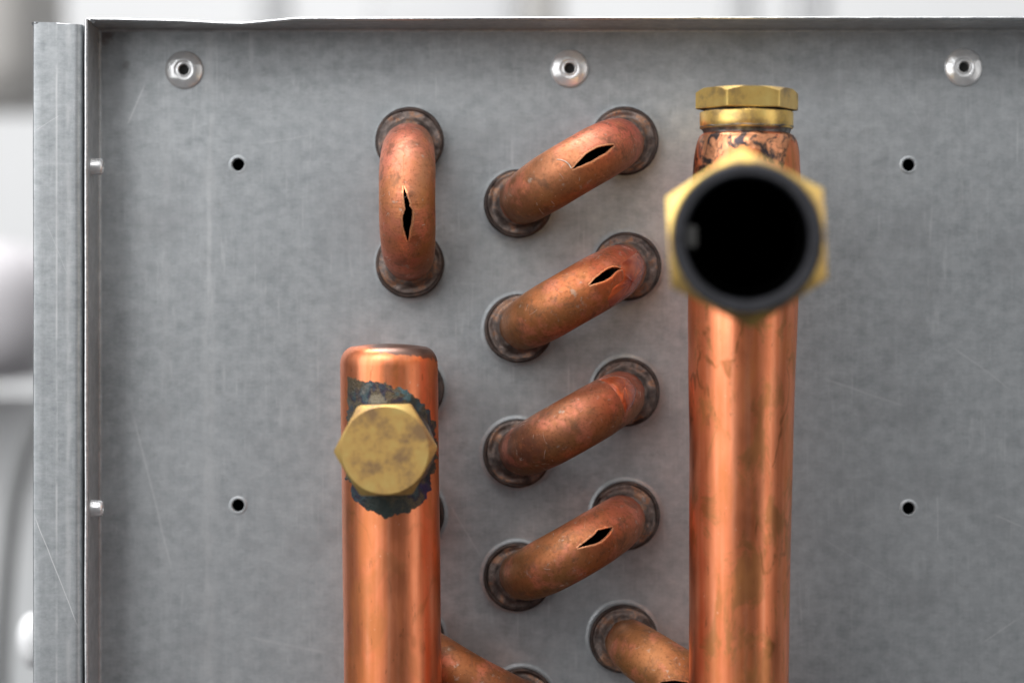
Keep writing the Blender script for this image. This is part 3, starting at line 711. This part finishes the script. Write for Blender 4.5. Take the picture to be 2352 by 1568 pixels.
# scorched band round the top: a thin skin of heat-stained copper with a ragged lower edge
V, F = [], []; n = 160; K = 14
for j in range(K+1):
    for i in range(n):
        a = -1.75+3.5*i/(n-1); zt2 = P(0, 308, 32).z
        # how far the scorch reaches down at this place (mm)
        reach = float(np.interp(a, [-1.75, -1.2, -.8, -.45, -.1, .2, .5, .62, .8, 1.2, 1.75], [11, 9.5, 6.0, 3.6, 2.6, 4.2, 9.5, 8.5, 2.0, 1.4, 6]))+1.0*nz(a*6, 2)+.6*nz(a*17, 5)
        z = zt2-reach*j/K; V.append(surf2(a*10.3, z, .045+.05*nz(a*8, z)))
for j in range(K):
    for i in range(n-1): F.append((j*n+i, j*n+i+1, (j+1)*n+i+1, (j+1)*n+i))
recalc(mesh_obj('scorched_skin', V, F, m_scorch, h2))
top = P(1714, 308.5, 32)-o2; tz = top.z
def zlathe(name, prof, mat, n=96, wob=None, parent=h2, sharp=35):
    V, F = lathe(prof, n, wob); return recalc(mesh_obj(name, to_z(V), F, mat, parent, loc=(top.x+.05, 0, tz), sharp=sharp))
k = 1/11.83
zlathe('solder_neck', [(9.0, -1.3), (8.75, -.9), (8.45, -.4), (8.35, .1), (8.5, .6), (8.8, 1.05), (9.12, 1.25), (9.13, 1.4), (8.9, 1.5)], m_solder, wob=lambda r, h, a, j: (r*(1+.02*nz(5*math.cos(a), 5*math.sin(a), j*.7)), h+.3*nz(3*math.cos(a), 3*math.sin(a), j)), sharp=None)
zlathe('brass_sleeve', [(8.2, .9), (8.95, 1.0), (9.05, 1.15), (9.08, 2.5), (9.08, 3.7), (9.06, 4.15), (8.95, 4.25), (8.0, 4.25), (8.0, 4.75)], m_brass_bright)
V, F = hexprism(10.15, 3.95, math.radians(-1), .9, 8.9)
nut = recalc(mesh_obj('brass_nut', to_z(V), F, m_brass, h2, loc=(top.x+.12, 0, tz+4.72), rot=(0, math.radians(.6), math.radians(4)), sharp=28))
# front chamfer on the underside of the nut is hidden; dark joint
zlathe('nut_joint', [(8.0, 4.2), (8.3, 4.25), (8.3, 4.75), (8.0, 4.8)], m_dark)

# port: branch that leans from the pipe towards the viewer
a0 = P(1710, 548, 32); a1 = P(1716, 547, 112); ax = (a1-a0).normalized()
q = Vector((0, -1, 0)).rotation_difference(ax)
port_len = (a1-a0).length
def plathe(name, prof, mat, n=72, wob=None, sharp=40, parent=None):
    V, F = lathe(prof, n, wob); o = mesh_obj(name, V, F, mat, parent or h2, sharp=sharp)
    if parent is None: o.location = (a0-o2)*S; o.rotation_euler = q.to_euler()
    return recalc(o)
L = port_len
valve = plathe('branch_port', [(9.2, 6), (9.2, L-34), (10.4, L-33), (10.9, L-32.6), (10.9, L-16), (11.2, L-15.5)], m_brass_bright)
V, F = hexprism(15.2, 11, math.radians(33), 1.3, 12.9, 10.5)
hx = mesh_obj('hex_body', V, F, m_brass_bright, h2, sharp=28); hx.rotation_euler = q.to_euler(); hx.location = (a0+ax*(L-15.5)-o2)*S; recalc(hx)
# cut the front of the hexagon open behind the ring: ring stands on it
plathe('rubber_ring', [(10.6, L-5), (12.5, L-4.6), (12.55, L-.5), (12.2, L), (10.8, L), (10.4, L-.4), (10.3, L-1.4)], m_ring)
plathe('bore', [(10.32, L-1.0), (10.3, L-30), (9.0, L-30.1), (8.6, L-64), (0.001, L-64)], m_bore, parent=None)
V, F = roundbox(-10.6, -8.3, -1.0, 1.5, -1.7, 2.1, .5)
tb = mesh_obj('inner_tab', V, F, m_tab, h2, smooth=False); tb.rotation_euler = q.to_euler(); tb.location = (a0+ax*(L-2.2)-o2)*S

# ---------------------------------------------------------------- background, far out of focus
m_wall = simple('pale_wall', (0.78, 0.78, 0.78), (0.84, 0.84, 0.84), 0.003, 0.8, 0.0)
V, F = box(-1500, 1500, 1500, 1530, -900, 1200); o = mesh_obj('back_wall', V, F, m_wall, smooth=False); o['kind'] = 'structure'
m_bg1 = simple('taupe_cardboard', (0.42, 0.405, 0.385), (0.48, 0.46, 0.435), 0.01, 0.8, 0.0)
m_bg2 = simple('mauve_grey_cloth', (0.54, 0.515, 0.53), (0.60, 0.575, 0.59), 0.01, 0.8, 0.0)
m_bg3 = simple('white_enamel', (0.72, 0.73, 0.73), (0.8, 0.8, 0.8), 0.01, 0.4, 0.0)
def bgthing(name, mesh, mat, label, cat):
    o = mesh_obj(name, *mesh, mat); o['label'] = label; o['category'] = cat; return o
def bgbox(name, pxr, h, depth, mat, label, cat, r=8):
    (xa, xb, ya, yb) = pxr; a = P(xa, ya, h); b = P(xb, yb, h)
    return bgthing(name, roundbox(a.x, b.x, -h, -h+depth, b.z, a.z, r), mat, label, cat)
m_bg4 = simple('pale_grey_paint', (0.62, 0.62, 0.63), (0.68, 0.68, 0.68), 0.01, 0.7, 0.0)
bgbox('carton', (-500, 52, -300, 215), -520, 120, m_bg1, 'blurred taupe box in the far background beyond the top left corner', 'box', 14)
bgbox('cabinet', (-500, 70, 545, 885), -330, 120, m_bg2, 'blurred mauve grey box in the background left of the panel, middle height', 'box', 18)
bgbox('housing', (-600, 300, 905, 2300), -420, 150, m_bg3, 'blurred white enamel housing in the background at the lower left', 'housing', 20)
for (xa, xb, c, lab) in [(575, 650, m_bg4, 'blurred narrow grey upright behind the dent in the top rim'), (850, 1190, m_bg4, 'blurred broad pale upright behind the top rim, left of the centre rivet'), (1200, 1290, m_bg1, 'blurred taupe upright behind the top rim, left of the centre rivet'), (1690, 1735, m_bg4, 'blurred thin pale upright behind the top rim above the brass nut'), (1845, 1905, m_bg4, 'blurred grey upright behind the top rim, right of the brass nut')]:
    bgbox('upright', (xa, xb, -500, 900), -700, 60, c, lab, 'post', 8)['group'] = 'blurred uprights in the background behind the top rim'
# a grey hose and a white knob in front of the housing
cv = [P(95, 960, -300), P(62, 1040, -300), P(35, 1150, -300), (P(18, 1300, -300)), P(6, 1450, -300), P(0, 1650, -300), P(-5, 1900, -300)]
V, F = [], []
pts = []
for i in range(len(cv)-1):
    for k in range(6):
        a, b = cv[i], cv[i+1]; pts.append(a.lerp(b, k/6))
for p in pts:
    for i in range(16): a = 2*PI*i/16; V.append(p+Vector((math.cos(a), math.sin(a), 0))*2.4)
for j in range(len(pts)-1):
    for i in range(16): F.append((j*16+i, j*16+(i+1) % 16, (j+1)*16+(i+1) % 16, (j+1)*16+i))
m_hose = simple('grey_hose', (0.12, 0.12, 0.12), (0.16, 0.16, 0.16), 0.1, 0.5, 0)
bgthing('hose', (V, F), m_hose, 'blurred dark grey hose curving down in the background at the lower left', 'hose')
V, F = lathe([(0.01, 9), (3, 8.6), (6, 7), (8, 4), (8.6, 0), (7.5, -4), (5, -7), (4, -14), (.01, -14)], 32)
c = P(74, 1470, -90); o = bgthing('knob', (V, F), simple('white_plastic', (0.9, 0.9, 0.9), (0.93, 0.93, 0.93), .1, .4, 0), 'blurred round white knob at the left edge of the metal post, near the bottom', 'knob'); o.location = c*S; o.scale = (.42, .42, .75)
